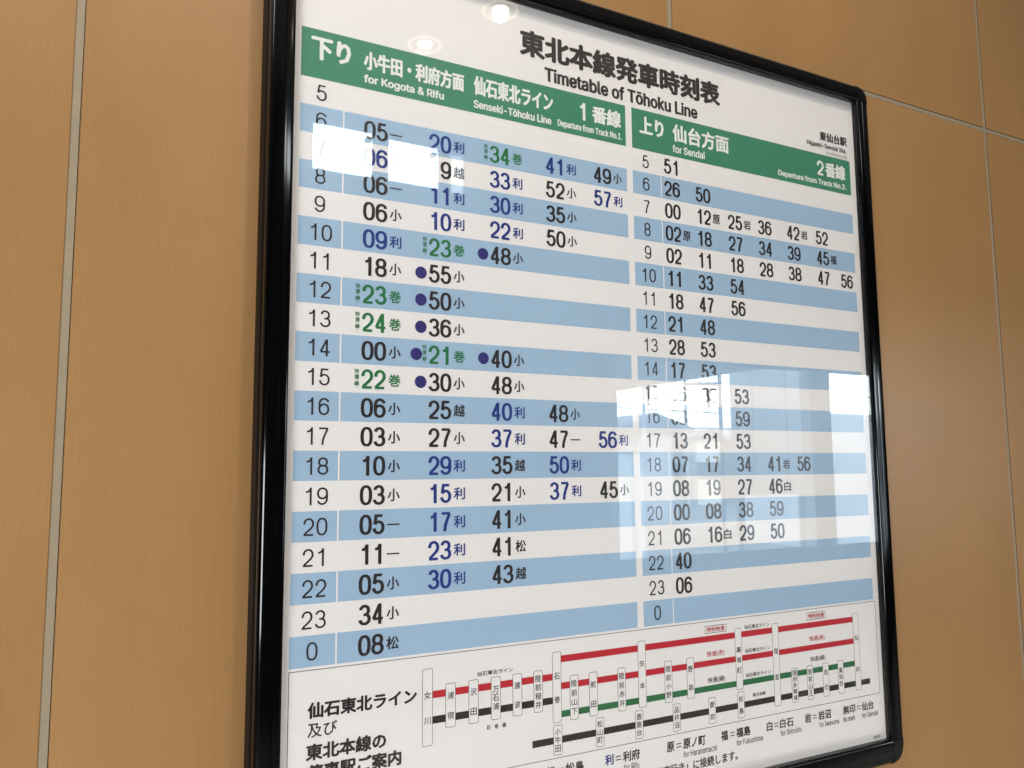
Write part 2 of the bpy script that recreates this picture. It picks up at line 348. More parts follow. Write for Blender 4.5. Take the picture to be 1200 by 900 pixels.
# ------------------------------------------------------------------ materials
M_LAM = varied('maple_laminate', (0.292, 0.162, 0.063), amp=0.06, scale=4, rough=0.31, spec=0.42,
               stretch=(1.5, 1, 0.7), rough_amp=0.03, fine=0.07, fine_scale=420, fine_stretch=(1, 1, 0.06))
M_EDGE = principled('panel_edge', (0.06, 0.035, 0.02), 0.6)
M_CAULK = varied('joint_sealant', (0.25, 0.205, 0.14), amp=0.06, scale=30, rough=0.6)
M_BACK = principled('wall_backing', (0.02, 0.016, 0.012), 0.9)
M_FRAME = principled('black_gloss_aluminium', (0.0012, 0.0012, 0.0015), 0.09, 0.38)
M_SIDE = principled('matt_black_side', (0.004, 0.004, 0.004), 0.45, 0.12)
M_CAP = principled('black_gloss_plastic', (0.003, 0.003, 0.003), 0.15, 0.4)
M_PAPER = varied('poster_paper', (0.76, 0.732, 0.725), amp=0.008, scale=3.0, rough=0.5, spec=0.3)
M_GREEN = varied('green_print', (0.045, 0.215, 0.13), amp=0.03, scale=14, rough=0.5, spec=0.3)
M_BLUE = varied('pale_blue_print', (0.318, 0.455, 0.612), amp=0.015, scale=10, rough=0.5, spec=0.3)
M_INK = principled('black_ink', (0.022, 0.017, 0.018), 0.5, 0.3)
M_TITLE = principled('title_ink', (0.032, 0.024, 0.022), 0.5, 0.3)
M_NAVY = principled('navy_ink', (0.014, 0.034, 0.20), 0.5, 0.3)
M_DOT = principled('violet_ink', (0.032, 0.025, 0.15), 0.5, 0.3)
M_GINK = principled('green_ink', (0.018, 0.16, 0.05), 0.5, 0.3)
M_RED = principled('red_ink', (0.46, 0.02, 0.03), 0.5, 0.3)
M_WHITE = principled('white_print', (0.76, 0.76, 0.74), 0.5, 0.3)
M_LINEG = principled('green_line', (0.02, 0.14, 0.05), 0.5, 0.3)
M_GLASS = clear_sheet('clear_acrylic')

# ------------------------------------------------------------------ lettering
_latin = {}
_cjk = {}


def area2(l):
    return sum(l[i - 1][0] * l[i][1] - l[i][0] * l[i - 1][1] for i in range(len(l)))


def inside(p, l):
    c = False
    for i in range(len(l)):
        a, b = l[i - 1], l[i]
        if (a[1] > p[1]) != (b[1] > p[1]) and p[0] < (b[0] - a[0]) * (p[1] - a[1]) / (b[1] - a[1]) + a[0]:
            c = not c
    return c


def latin(ch):
    """(advance, vertices, triangles) of one letter, em = 1"""
    if ch in _latin:
        return _latin[ch]
    adv, _, body = LATIN[ch].partition('|')
    loops = [[tuple(float(q) / 1000 for q in p.split(',')) for p in l.split()] for l in body.split(';') if l]
    vs, ts = [], []
    if loops:
        sign = 1 if area2(max(loops, key=lambda l: abs(area2(l)))) > 0 else -1
        outer = [l for l in loops if area2(l) * sign > 0]
        holes = [l for l in loops if area2(l) * sign <= 0]
        for o in outer:
            grp = [o] + [h for h in holes if inside(h[0], o)]
            flat = [p for g in grp for p in g]
            b = len(vs)
            vs += flat
            for t in tessellate_polygon([[Vector((x, y, 0)) for x, y in g] for g in grp]):
                ts.append(tuple(i + b for i in t))
    _latin[ch] = (float(adv) / 1000, vs, ts)
    return _latin[ch]


def cjk(s):
    """(vertices, triangles) of a string in the built-in typeface"""
    if s in _cjk:
        return _cjk[s]
    t = bpy.data.curves.new('t', 'FONT')
    t.body = s
    t.size = 1
    t.resolution_u = 2
    o = bpy.data.objects.new('t', t)
    col.objects.link(o)
    me = o.to_mesh()
    vs = [(v.co.x, v.co.y) for v in me.vertices]
    fs = [tuple(p.vertices) for p in me.polygons]
    o.to_mesh_clear()
    bpy.data.objects.remove(o)
    bpy.data.curves.remove(t)
    _cjk[s] = (vs, fs)
    return _cjk[s]


def string_geo(s):
    if all(c in LATIN or c == ' ' for c in s):
        vs, fs, x = [], [], 0.0
        for c in s:
            a, v, t = latin(c)
            b = len(vs)
            vs += [(p[0] + x, p[1]) for p in v]
            fs += [tuple(i + b for i in q) for q in t]
            x += a
        return vs, fs
    return cjk(s)


FIG = {}


def ell(cx, cy, rx, ry, a0, a1, n=14, p=2.35):
    out = []
    for i in range(n + 1):
        a = math.radians(a0 + (a1 - a0) * i / n)
        c, s = math.cos(a), math.sin(a)
        out.append((cx + rx * math.copysign(abs(c) ** (2 / p), c), cy + ry * math.copysign(abs(s) ** (2 / p), s)))
    return out


def figures():
    """centre lines of the figures in a unit box; (points, closed)"""
    F = FIG
    F['0'] = [(ell(.5, .5, .5, .5, 0, 360, 32, 2.5)[:-1], True)]
    F['1'] = [([(.66, 1.02), (.66, 0)], False), ([(.12, .775), (.36, .80), (.54, .87), (.62, .97)], False)]
    F['2'] = [([(.02, .66)] + ell(.5, .69, .48, .31, 178, -20, 14, 2.1) + [(.80, .44), (.45, .25), (.16, .11), (.05, .0)], False), ([(-.06, 0), (1, 0)], False)]
    F['3'] = [(ell(.48, .755, .43, .245, 172, -90, 14, 2.1) + [(.36, .51)], False), (ell(.49, .27, .50, .27, 75, -172, 16, 2.1), False)]
    F['4'] = [([(.72, 1.03), (.72, -.04)], False), ([(0, .235), (1.06, .235)], False), ([(.66, .99), (.02, .235)], False)]
    F['5'] = [([(.93, 1), (.20, 1), (.08, .50)], False), ([(.10, .50), (.22, .595)] + ell(.49, .325, .50, .325, 98, -172, 16, 2.1), False)]
    F['6'] = [(ell(.5, .32, .5, .32, 0, 360, 28, 2.2)[:-1], True), (ell(.52, .66, .52, .34, 22, 180, 12, 2.1) + [(0, .48), (0, .32)], False)]
    F['7'] = [([(0, 1), (1, 1)], False), ([(.97, .98), (.66, .60), (.46, .28), (.38, -.04)], False)]
    F['8'] = [(ell(.5, .757, .44, .243, 0, 360, 26, 2.2)[:-1], True), (ell(.5, .265, .5, .265, 0, 360, 28, 2.2)[:-1], True)]
    F['9'] = [([(1 - x, 1 - y) for x, y in pts], c) for pts, c in F['6']]


figures()


def stroke(pts, closed, tx, ty):
    """strip along pts; tx is the half width of upright strokes, ty of level ones"""
    n = len(pts)
    L, Rr = [], []
    for i in range(n):
        a = pts[i - 1] if (i or closed) else pts[i]
        c = pts[(i + 1) % n] if (i < n - 1 or closed) else pts[i]
        p = pts[i]

        def nrm(u, v):
            d = math.hypot(v[0] - u[0], v[1] - u[1]) or 1
            return (-(v[1] - u[1]) / d, (v[0] - u[0]) / d)
        n1 = nrm(a, p) if a != p else nrm(p, c)
        n2 = nrm(p, c) if c != p else n1
        mx, my = n1[0] + n2[0], n1[1] + n2[1]
        d = math.hypot(mx, my) or 1
        mx, my = mx / d, my / d
        k = min(1.6, 1 / max(0.3, mx * n1[0] + my * n1[1]))
        L.append((p[0] + mx * k * tx, p[1] + my * k * ty))
        Rr.append((p[0] - mx * k * tx, p[1] - my * k * ty))
    vs = L + Rr
    m = n if closed else n - 1
    fs = [(i, (i + 1) % n, n + (i + 1) % n, n + i) for i in range(m)]
    return vs, fs


class Ink:
    """flat print on the poster, in row coordinates (x, k)"""
    def __init__(self):
        self.v, self.f, self.m = [], [], []

    def poly(self, pts, lift, mi=0):
        b = len(self.v)
        self.v += [(X(x), -lift, Z(k)) for x, k in pts]
        self.f.append(tuple(range(b, b + len(pts))))
        self.m.append(mi)

    def rect(self, x0, k0, x1, k1, lift, mi=0):
        self.poly([(x0, k1), (x1, k1), (x1, k0), (x0, k0)], lift, mi)

    def geo(self, vs, fs, sx, sy, ox, ok, lift, bold=(0, 0), mi=0):
        """vs scaled by sx, sy; the point (0,0) goes to (ox, ok); bold grows every stroke"""
        dx, dy = bold
        if dx or dy:
            q = 0.72
            sh = [(0, -dy), (0, dy), (-dx, 0), (dx, 0), (-dx * q, -dy * q), (dx * q, -dy * q), (-dx * q, dy * q), (dx * q, dy * q)]
            if max(dx, dy) > 0.035:
                sh.append((0, 0))
        else:
            sh = [(0, 0)]
        for i, (a, c) in enumerate(sh):
            b = len(self.v)
            self.v += [(X(ox + x * sx + a), -lift - i * 4e-6, Z(ok - y * sy + c)) for x, y in vs]
            self.f += [tuple(j + b for j in f) for f in fs]
            self.m += [mi] * len(fs)

    def text(self, s, x0, x1, k0, k1, lift=3e-4, bold=(0, 0), mi=0):
        """fits the inked outline of s into the box"""
        vs, fs = string_geo(s)
        ax, bx = min(p[0] for p in vs), max(p[0] for p in vs)
        ay, by = min(p[1] for p in vs), max(p[1] for p in vs)
        dx, dy = bold
        sx = (x1 - x0 - 2 * dx) / (bx - ax)
        sy = (k1 - k0 - 2 * dy) / (by - ay)
        self.geo([(x - ax, y - ay) for x, y in vs], fs, sx, sy, x0 + dx, k1 - dy, lift, bold, mi)

    def digits(self, s, x0, adv, k0, k1, lift=3e-4, t=(0.060, 0.047), mi=0, w=0.9):
        """tabular figures drawn as strokes, each centred in a cell adv wide"""
        tx, ty = t
        W, H = adv * w - 2 * tx, (k1 - k0) - 2 * ty
        for i, c in enumerate(s):
            ox = x0 + adv * i + (adv - W) / 2
            for q, (pts, closed) in enumerate(FIG[c]):
                P = [(ox + x * W, k1 - ty - y * H) for x, y in pts]
                if c in '14' and q == 0:
                    P = [(P[0][0], k0), (P[1][0], k1)]
                if c == '7' and q == 1:
                    P[-1] = (P[-1][0], k1)
                vs, fs = stroke(P, closed, tx, ty)
                b = len(self.v)
                self.v += [(X(x), -lift - (q + 2 * (i % 2)) * 6e-6, Z(k)) for x, k in vs]
                self.f += [tuple(j + b for j in f) for f in fs]
                self.m += [mi] * len(fs)

    def dot(self, x, k, r, lift, mi=0, n=28):
        self.poly([(x + r * math.cos(2 * math.pi * i / n), k + r * math.sin(2 * math.pi * i / n)) for i in range(n)][::-1], lift, mi)

    def outline(self, x0, k0, x1, k1, w, lift, mi=0):
        self.rect(x0, k0, x1, k0 + w, lift, mi)
        self.rect(x0, k1 - w, x1, k1, lift, mi)
        self.rect(x0, k0 + w, x0 + w, k1 - w, lift, mi)
        self.rect(x1 - w, k0 + w, x1, k1 - w, lift, mi)

    def rounded(self, x0, k0, x1, k1, r, lift, mi=0):
        pts = []
        for cx, ck, a0 in ((x1 - r, k0 + r, 270), (x1 - r, k1 - r, 0), (x0 + r, k1 - r, 90), (x0 + r, k0 + r, 180)):
            for j in range(6):
                a = math.radians(a0 + 90 * j / 5)
                pts.append((cx + r * math.cos(a), ck + r * math.sin(a)))
        self.poly(pts[::-1], lift, mi)

    def build(self, name, mats, parent):
        return link(name, self.v, self.f, mats, parent, self.m)


# ------------------------------------------------------------------ wall
YW = 0.8 * S                    # wall face, behind the print
wall = link('wall', [(-10, YW + 0.02, 0), (18, YW + 0.02, 0), (18, YW + 0.02, 4.0), (-10, YW + 0.02, 4.0)],
            [(0, 1, 2, 3)], M_BACK)
wall['kind'] = 'structure'
cols_x = [-30.9, -6.78, 17.03, 40.84, 64.9, 89, 113]
rows_k = [-36, -6.36, 45]
J = 0.26                        # joint width
for i in range(len(cols_x) - 1):
    for j in range(len(rows_k) - 1):
        x0, x1 = cols_x[i] + J / 2, cols_x[i + 1] - J / 2
        k0, k1 = rows_k[j] + J / 2, rows_k[j + 1] - J / 2
        me = bpy.data.meshes.new('panel')
        bm = bmesh.new()
        bmesh.ops.create_cube(bm, size=1)
        wx, hz = X(x1 - x0), (k1 - k0) * S
        for v in bm.verts:
            v.co = (v.co.x * wx, v.co.y * 0.008 + 0.004, v.co.z * hz)
        bmesh.ops.bevel(bm, geom=[e for e in bm.edges if all(v.co.y < 0.001 for v in e.verts)], offset=0.0006, segments=2, affect='EDGES')
        for f in bm.faces:
            f.material_index = 0 if f.normal.y < -0.5 else 1
        bm.to_mesh(me)
        bm.free()
        me.materials.append(M_LAM)
        me.materials.append(M_EDGE)
        o = bpy.data.objects.new('panel', me)
        col.objects.link(o)
        o.parent = wall
        o.location = (X((x0 + x1) / 2), YW, (Z(k0) + Z(k1)) / 2)
for x in cols_x[1:-1]:
    mb = MB()
    a, b = (x - J / 2 + 0.0, x + J / 2 - 0.022) if x < 0 else (x - J / 2 + 0.022, x + J / 2)
    mb.box(X(a), YW + 0.0012, 0, X(b), YW + 0.006, 3.98)
    mb.build('joint_strip', M_CAULK, wall)
mb = MB()
for i in range(len(cols_x) - 1):
    a = cols_x[i] + (J / 2 - 0.022 if cols_x[i] < 0 else J / 2)
    b = cols_x[i + 1] - (J / 2 if cols_x[i + 1] < 0 else J / 2 - 0.022)
    mb.box(X(a), YW + 0.0012, Z(rows_k[1] + J / 2 - 0.022), X(b), YW + 0.006, Z(rows_k[1] - J / 2))
mb.build('joint_strip', M_CAULK, wall)

# ------------------------------------------------------------------ board
board = empty('timetable_board', (X(13.9), 0, Z(26.5)),
              'black-framed station timetable under clear acrylic on the wood-panel wall', 'timetable')


def under(o):
    """children keep their world place under the board's Empty"""
    o.parent = board
    o.matrix_parent_inverse = Matrix.Translation(-board.location)
    return o


GX0, GX1, GK0, GK1 = -0.29, 28.12, -4.98, 26.48
prof = [(0, 0.12), (0, -0.30), (0.02, -0.345), (0.06, -0.368), (0.10, -0.375), (0.30, -0.385), (0.312, -0.365), (0.328, -0.365), (0.34, -0.385)]
for a in range(0, 91, 10):      # outer bead
    t = math.radians(a)
    prof.append((0.60 + 0.24 * math.sin(t), -0.16 - 0.225 * math.cos(t)))
prof += [(0.84, -0.06), (0.825, -0.045), (0.825, -0.02), (0.84, -0.005), (0.86, 0.03), (0.885, 0.08), (0.90, 0.16), (0.90, 0.80)]


def rail(a, b, out, name):
    """extrudes the profile from a to b (x, k); out = outward direction (x, k)"""
    vs = [(X(p[0] + out[0] * r), y * S, Z(p[1] + out[1] * r)) for p in (a, b) for r, y in prof]
    n = len(prof)
    return under(link(name, vs, [(i, i + 1, n + i + 1, n + i) for i in range(n - 1)], [M_FRAME, M_SIDE], None,
                      [1 if prof[i][0] > 0.82 and prof[i][1] >= -0.01 else 0 for i in range(n - 1)], True, 40))


G = 0.012
rail((GX0, GK0 + G), (GX0, GK1 - G), (-1, 0), 'frame_rail')
rail((GX1, GK0 + G), (GX1, GK1 - G), (1, 0), 'frame_rail')
rail((GX0 + G, GK0), (GX1 - G, GK0), (0, -1), 'frame_rail')
rail((GX0 + G, GK1), (GX1 - G, GK1), (0, 1.28), 'frame_rail')
capprof = [(0, 0.12), (0, -0.31), (0.02, -0.36), (0.05, -0.385), (0.10, -0.395)]
for a in range(0, 91, 10):
    t = math.radians(a)
    capprof.append((0.62 + 0.25 * math.sin(t), -0.15 - 0.25 * math.cos(t)))
capprof += [(0.90, 0.0), (0.91, 0.16), (0.91, 0.80)]
for cx, ck, a0 in ((GX0, GK0, 180), (GX1, GK0, 270), (GX1, GK1, 0), (GX0, GK1, 90)):
    vs, fs, n, q = [], [], len(capprof), 14
    for s in range(q + 1):
        t = math.radians(a0 + 90 * s / q)
        c, d = math.cos(t), math.sin(t)
        sq = (abs(c) ** 2.5 + abs(d) ** 2.5) ** (-1 / 2.5)
        kx = 1.28 if ck == GK1 else 1.0
        for r, y in capprof:
            vs.append((X(cx + r * c * sq), y * S, Z(ck + r * d * sq * kx)))
    for s in range(q):
        for i in range(n - 1):
            fs.append((s * n + i, s * n + i + 1, (s + 1) * n + i + 1, (s + 1) * n + i))
    under(link('frame_corner', vs, fs, M_CAP, None, None, True, 40))

mb = MB()
mb.box(X(GX0 + 0.01), 0.0008, Z(GK1 - 0.01), X(GX1 - 0.01), 0.004, Z(GK0 + 0.01))
under(mb.build('back_board', M_BACK))
mb = MB()
mb.box(X(GX0 - 0.05), -0.0085, Z(GK1 + 0.05), X(GX1 + 0.05), -0.0065, Z(GK0 - 0.05))
under(mb.build('acrylic_cover', M_GLASS))

# poster sheet, very slightly uneven
ink = Ink()
ink.rect(GX0, GK0, GX1, GK1, 0.0)
poster = under(ink.build('poster', M_PAPER, None))


def put(o):
    o.parent = poster
    return o


# header bars and row bands
for x0, x1 in ((-0.02, 13.77), (14.1, 27.74)):
    i = Ink()
    i.rect(x0, -1.8, x1, 0.0, 1e-4)
    put(i.build('header_bar', M_GREEN, None))
for r in range(1, 21, 2):
    k1 = 1 + r if r < 19 else 20
    i = Ink()
    i.rect(-0.02, r, 1.49, r + 1, 1e-4)
    i.rect(1.545, r, 13.78, r + 1, 1e-4)
    put(i.build('row_band', M_BLUE, None))
    i = Ink()
    i.rect(14.09, r, 15.58, r + 1, 1e-4)
    i.rect(15.625, r, 27.74, r + 1, 1e-4)
    put(i.build('row_band', M_BLUE, None))


def T(name, s, box, mat, bold=(0, 0)):
    i = Ink()
    i.text(s, *box, bold=bold)
    return put(i.build(name, mat, None))


T('title_text', '東北本線発車時刻表', (8.64, 19.17, -4.0, -2.86), M_TITLE, (0.058, 0.042))
T('subtitle_text', 'Timetable of Tōhoku Line', (9.78, 17.79, -2.62, -2.0), M_TITLE, (0.034, 0.022))
T('station_text', '東仙台駅', (25.64, 27.61, -3.02, -2.53), M_TITLE, (0.022, 0.014))
T('station_text', 'Higashi-Sendai Sta.', (24.72, 27.54, -2.40, -2.10), M_TITLE, (0.013, 0.008))
T('small_print', '2017年3月4日 改正', (26.06, 27.58, -2.03, -1.88), M_TITLE)
W = M_WHITE
T('heading_text', '下り', (0.32, 1.75, -1.55, -0.69), W, (0.04, 0.03))
T('heading_text', '小牛田・利府方面', (2.22, 6.20, -1.45, -0.73), W, (0.028, 0.022))
T('heading_text', 'for Kogota & Rifu', (2.23, 5.36, -0.55, -0.16), W, (0.018, 0.012))
T('heading_text', '仙石東北ライン', (6.60, 10.17, -1.52, -0.74), W, (0.028, 0.022))
T('heading_text', 'Senseki-Tōhoku Line', (6.60, 10.08, -0.53, -0.20), W, (0.016, 0.01))
for s_, x0_, a_ in (('1', 11.36, 0.50), ('2', 25.33, 0.52)):
    i = Ink()
    i.digits(s_, x0_, a_, -1.46, -0.71, t=(0.066, 0.055), w=0.95)
    put(i.build('heading_text', W, None))
T('heading_text', '番線', (12.06, 13.54, -1.47, -0.72), W, (0.030, 0.024))
T('heading_text', 'Departure from Track No.1.', (10.37, 13.57, -0.52, -0.16), W, (0.012, 0.008))
T('heading_text', '上り', (14.50, 15.83, -1.53, -0.73), W, (0.036, 0.028))
T('heading_text', '仙台方面', (16.31, 19.60, -1.53, -0.70), W, (0.032, 0.026))
T('heading_text', 'for Sendai', (16.29, 18.13, -0.55, -0.19), W, (0.014, 0.01))
T('heading_text', '番線', (25.92, 27.38, -1.46, -0.70), W, (0.030, 0.024))
T('heading_text', 'Departure from Track No.2.', (22.68, 27.40, -0.52, -0.16), W, (0.016, 0.01))

# timetable entries; a trailing mark is the destination, b blue, g green, * a dot in front
LEFT = {
    6: '05一 20利b 34巻g 41利b 49小', 7: '06利b 19越 33利b 52小 57利b', 8: '06一 11利b 30利b 35小',
    9: '06小 10利b 22利b 50小', 10: '09利b 23巻g *48小', 11: '18小 *55小', 12: '23巻g *50小', 13: '24巻g *36小',
    14: '00小 *21巻g *40小', 15: '22巻g *30小 48小', 16: '06小 25越 40利b 48小', 17: '03小 27小 37利b 47一 56利b',
    18: '10小 29利b 35越 50利b', 19: '03小 15利b 21小 37利b 45小', 20: '05一 17利b 41小', 21: '11一 23利b 41松',
    22: '05小 30利b 43越', 23: '34小', 0: '08松'}
RIGHT = {
    5: '51', 6: '26 50', 7: '00 12原 25岩 36 42岩 52', 8: '02原 18 27 34 39 45福', 9: '02 11 18 28 38 47 56',
    10: '11 33 54', 11: '18 47 56', 12: '21 48', 13: '28 53', 14: '17 53', 15: '06 33 53', 16: '03 31 59',
    17: '13 21 53', 18: '07 17 34 41岩 56', 19: '08 19 27 46白', 20: '00 08 38 59', 21: '06 16白 29 50', 22: '40', 23: '06'}
LX = [2.25, 4.75, 7.26, 9.76, 12.06]
RX = [15.76, 17.50, 19.36, 21.20, 23.05, 25.00, 26.63]
HOURS = list(range(5, 24)) + [0]
for row, h in enumerate(HOURS):
    s = str(h)
    for cx, adv, wid in ((0.76 if len(s) > 1 else 0.72, 0.44, 0.84), (14.79, 0.42, 0.82)):
        i = Ink()
        i.digits(s, cx - adv * len(s) / 2, adv, row + 0.22, row + 0.80, t=(0.034, 0.030), w=wid)
        put(i.build('hour_numeral', M_INK, None))
    for table, xs, adv, mark_w, dk in ((LEFT, LX, 0.46, 0.46, 0.0), (RIGHT, RX, 0.445, 0.44, 0.0)):
        for n, e in enumerate(table.get(h, '').split()):
            x = xs[n]
            dot = e.startswith('*')
            e = e.lstrip('*')
            colr = {'b': M_NAVY, 'g': M_GINK}.get(e[-1], M_INK)
            e = e.rstrip('bg')
            i = Ink()
            i.digits(e[:2], x, adv, row + 0.17, row + 0.85, w=0.96)
            put(i.build('departure_minute', colr, None))
            if len(e) > 2:
                i = Ink()
                mx = x + 2 * adv + 0.07
                if e[2] == '一':
                    i.rect(mx, row + 0.505, mx + mark_w, row + 0.555, 3e-4)
                else:
                    i.text(e[2], mx + 0.01, mx + mark_w, row + 0.30, row + 0.74, bold=(0.011, 0.009))
                put(i.build('destination_mark', colr, None))
            if colr is M_GINK:
                i = Ink()
                for q, c in enumerate('快速'):
                    i.text(c, x - 0.23, x - 0.06, row + 0.16 + q * 0.19, row + 0.33 + q * 0.19, bold=(0.004, 0.004))
                i.poly([(x - 0.22, row + 0.56), (x - 0.145, row + 0.53), (x - 0.07, row + 0.56), (x - 0.145, row + 0.545)][::-1], 3e-4)
                i.text('緑', x - 0.23, x - 0.06, row + 0.59, row + 0.76, bold=(0.004, 0.004))
                i.poly([(x - 0.22, row + 0.80), (x - 0.145, row + 0.83), (x - 0.07, row + 0.80), (x - 0.145, row + 0.815)], 3e-4)
                put(i.build('express_mark', M_GINK, None))
            if dot:
                i = Ink()
                i.dot(x - (0.46 if colr is M_GINK else 0.29), row + 0.52, 0.225, 3e-4)
                put(i.build('connection_dot', M_DOT, None))

# route diagram
i = Ink()
i.outline(-0.02, 20.09, 27.86, 24.38, 0.022, 1e-4)
put(i.build('diagram_border', M_INK, None))
for name, mt, x0, x1, k, t in (
        ('route_line', M_RED, 4.9, 10.0, 21.43, 0.245), ('route_line', M_INK, 4.9, 10.0, 22.28, 0.25),
        ('route_line', M_RED, 10.0, 26.4, 20.81, 0.25), ('route_line', M_RED, 10.0, 26.4, 21.80, 0.24),
        ('route_line', M_LINEG, 10.0, 26.4, 22.82, 0.24), ('route_line', M_INK, 8.9, 27.21, 23.73, 0.25)):
    i = Ink()
    i.rect(x0, k - t / 2, x1, k + t / 2, 1.5e-4)
    put(i.build(name, mt, None))
STATIONS = [
    ('女川', 4.76, 20.53, 23.12), ('浦宿', 5.63, 21.12, 22.62), ('沢田', 6.52, 21.12, 22.62), ('万石浦', 7.41, 21.12, 22.62),
    ('渡波', 8.29, 21.12, 22.62), ('陸前稲井', 9.17, 21.12, 22.62), ('石巻', 9.98, 20.53, 23.11), ('小牛田', 9.99, 23.19, 24.27),
    ('陸前山下', 10.74, 21.46, 23.10), ('蛇田', 11.61, 21.46, 23.10), ('松山町', 11.88, 23.19, 24.27), ('陸前赤井', 12.94, 21.46, 23.10),
    ('矢本', 13.94, 20.53, 23.10), ('鹿島台', 13.74, 23.19, 24.27), ('陸前小野', 15.25, 21.46, 23.10), ('野蒜', 16.40, 21.46, 23.10),
    ('品井沼', 15.62, 23.19, 24.27), ('愛宕', 17.50, 23.19, 24.25), ('高城町', 19.07, 20.53, 23.08), ('松島', 19.10, 23.17, 24.25),
    ('塩釜', 21.24, 20.53, 24.05), ('国府多賀城', 22.31, 22.57, 24.05), ('陸前山王', 23.28, 22.57, 24.05), ('岩切', 24.28, 22.57, 24.05),
    ('東仙台', 25.26, 22.57, 24.05), ('仙台', 26.41, 20.53, 24.05)]
for s, x, k0, k1 in STATIONS:
    i = Ink()
    w = 0.195
    i.rounded(x - w, k0, x + w, k1, 0.07, 2e-4, 0)
    i.rounded(x - w + 0.018, k0 + 0.018, x + w - 0.018, k1 - 0.018, 0.055, 2.5e-4, 1)
    H = k1 - k0
    n = len(s)
    if s in ('女川', '石巻', '矢本'):
        cs = [k0 + H * 0.345, k0 + H * 0.675]
    elif s == '塩釜':
        cs = [k0 + 1.18, k0 + 2.29]
    elif s == '仙台':
        cs = [k0 + 1.14, k0 + 2.55]
    elif s == '高城町':
        cs = [k0 + 0.90, k0 + 1.32, k0 + 1.76]
    elif n == 2:
        cs = [k0 + H * 0.28, k0 + H * 0.73]
    elif n == 3 and H > 1.3:
        cs = [k0 + H * f for f in (0.30, 0.49, 0.69)]
    elif n == 3:
        cs = [k0 + H * f for f in (0.22, 0.5, 0.78)]
    elif n == 4:
        cs = [k0 + H * f for f in (0.19, 0.4, 0.61, 0.82)]
    else:
        cs = [k0 + H * f for f in (0.14, 0.32, 0.5, 0.68, 0.86)]
    gh = min(0.25, H / (n + 0.35) * 0.82)
    for c, k in zip(s, cs):
        hh = gh * (0.8 if c == '一' else 1)
        i.text(c, x - 0.125, x + 0.125, k - hh / 2, k + hh / 2, lift=3e-4, bold=(0.004, 0.004), mi=0)
    put(i.build('station_box', [M_INK, M_PAPER], None))

b1 = (0.003, 0.002)
for s, box, mt in (
        ('仙石東北ライン', (6.66, 8.11, 20.87, 21.03), M_INK), ('石', (7.03, 7.18, 22.77, 22.92), M_INK), ('巻', (7.35, 7.50, 22.77, 22.93), M_INK), ('線', (7.67, 7.82, 22.77, 22.93), M_INK),
        ('仙石東北ライン', (19.44, 20.90, 20.44, 20.61), M_INK), ('仙石東北ライン', (19.44, 20.88, 21.44, 21.61), M_INK),
        ('仙石東北ライン', (19.42, 20.88, 22.46, 22.63), M_INK), ('東北本線', (19.77, 20.52, 23.32, 23.48), M_INK),
        ('快速(赤)', (17.30, 18.27, 21.32, 21.58), M_RED), ('快速(緑)', (17.30, 18.27, 22.38, 22.64), M_INK),
        ('快速(赤)', (23.32, 24.30, 21.30, 21.56), M_RED), ('快速(緑)', (23.31, 24.30, 22.20, 22.46), M_INK)):
    T('line_name', s, box, mt, b1)
for x0, x1, k0, k1 in ((17.24, 18.42, 20.28, 20.59), (23.22, 24.43, 20.25, 20.58)):
    i = Ink()
    i.outline(x0, k0, x1, k1, 0.022, 1.5e-4, 0)
    i.text('特別快速', x0 + 0.1, x1 - 0.1, k0 + 0.06, k1 - 0.06, bold=(0.005, 0.004), mi=1)
    put(i.build('line_name', [M_INK, M_RED], None))
tb = (0.022, 0.018)
T('diagram_title', '仙石東北ライン', (0.61, 4.37, 21.12, 21.63), M_INK, tb)
T('diagram_title', '及び', (0.62, 1.59, 21.77, 22.22), M_INK, (0.006, 0.005))
T('diagram_title', '東北本線の', (0.58, 3.28, 22.41, 22.93), M_INK, tb)
T('diagram_title', '停車駅ご案内', (0.62, 3.82, 23.05, 23.56), M_INK, tb)

# legend below the diagram
lb = (0.012, 0.01)
LEG = [('松', 9.48, 9.86, M_INK), ('松島', 10.30, 11.12, M_INK), ('利', 12.08, 12.48, M_NAVY), ('利府', 12.92, 13.74, M_INK),
       ('原', 15.07, 15.45, M_INK), ('原ノ町', 15.91, 17.08, M_INK), ('福', 17.92, 18.30, M_INK), ('福島', 18.76, 19.57, M_INK),
       ('白', 20.51, 20.85, M_INK), ('白石', 21.29, 22.12, M_INK), ('岩', 22.82, 23.21, M_INK), ('岩沼', 23.66, 24.48, M_INK),
       ('無印', 25.28, 26.10, M_INK), ('仙台', 26.54, 27.36, M_INK),]
for s, x0, x1, mt in LEG:
    k0, k1 = (24.62, 25.02)
    T('legend_text', s, (x0, x1, k0, k1), mt, lb)
for x in (9.98, 12.58, 15.56, 18.42, 20.95, 23.32, 26.20):
    i = Ink()
    i.rect(x, 24.745, x + 0.25, 24.78, 3e-4)
    i.rect(x, 24.865, x + 0.25, 24.90, 3e-4)
    put(i.build('legend_text', M_INK, None))
for s, x0, x1 in (('for Rifu', 12.95, 13.69), ('for Haranomachi', 15.90, 17.68), ('for Fukushima', 18.76, 20.27), ('for Shiroishi', 21.31, 22.58),
                  ('for Iwanuma', 23.71, 24.99), ('No mark', 25.28, 26.06), ('for Sendai', 26.53, 27.64)):
    T('legend_text', s, (x0, x1, 25.10, 25.34), M_INK, (0.002, 0.002))
T('legend_text', '利府行き」に接続します。', (14.45, 18.80, 25.50, 25.90), M_INK, (0.010, 0.008))
T('small_print', '仙台支社', (27.24, 27.72, 26.24, 26.37), M_INK, (0.004, 0.004))

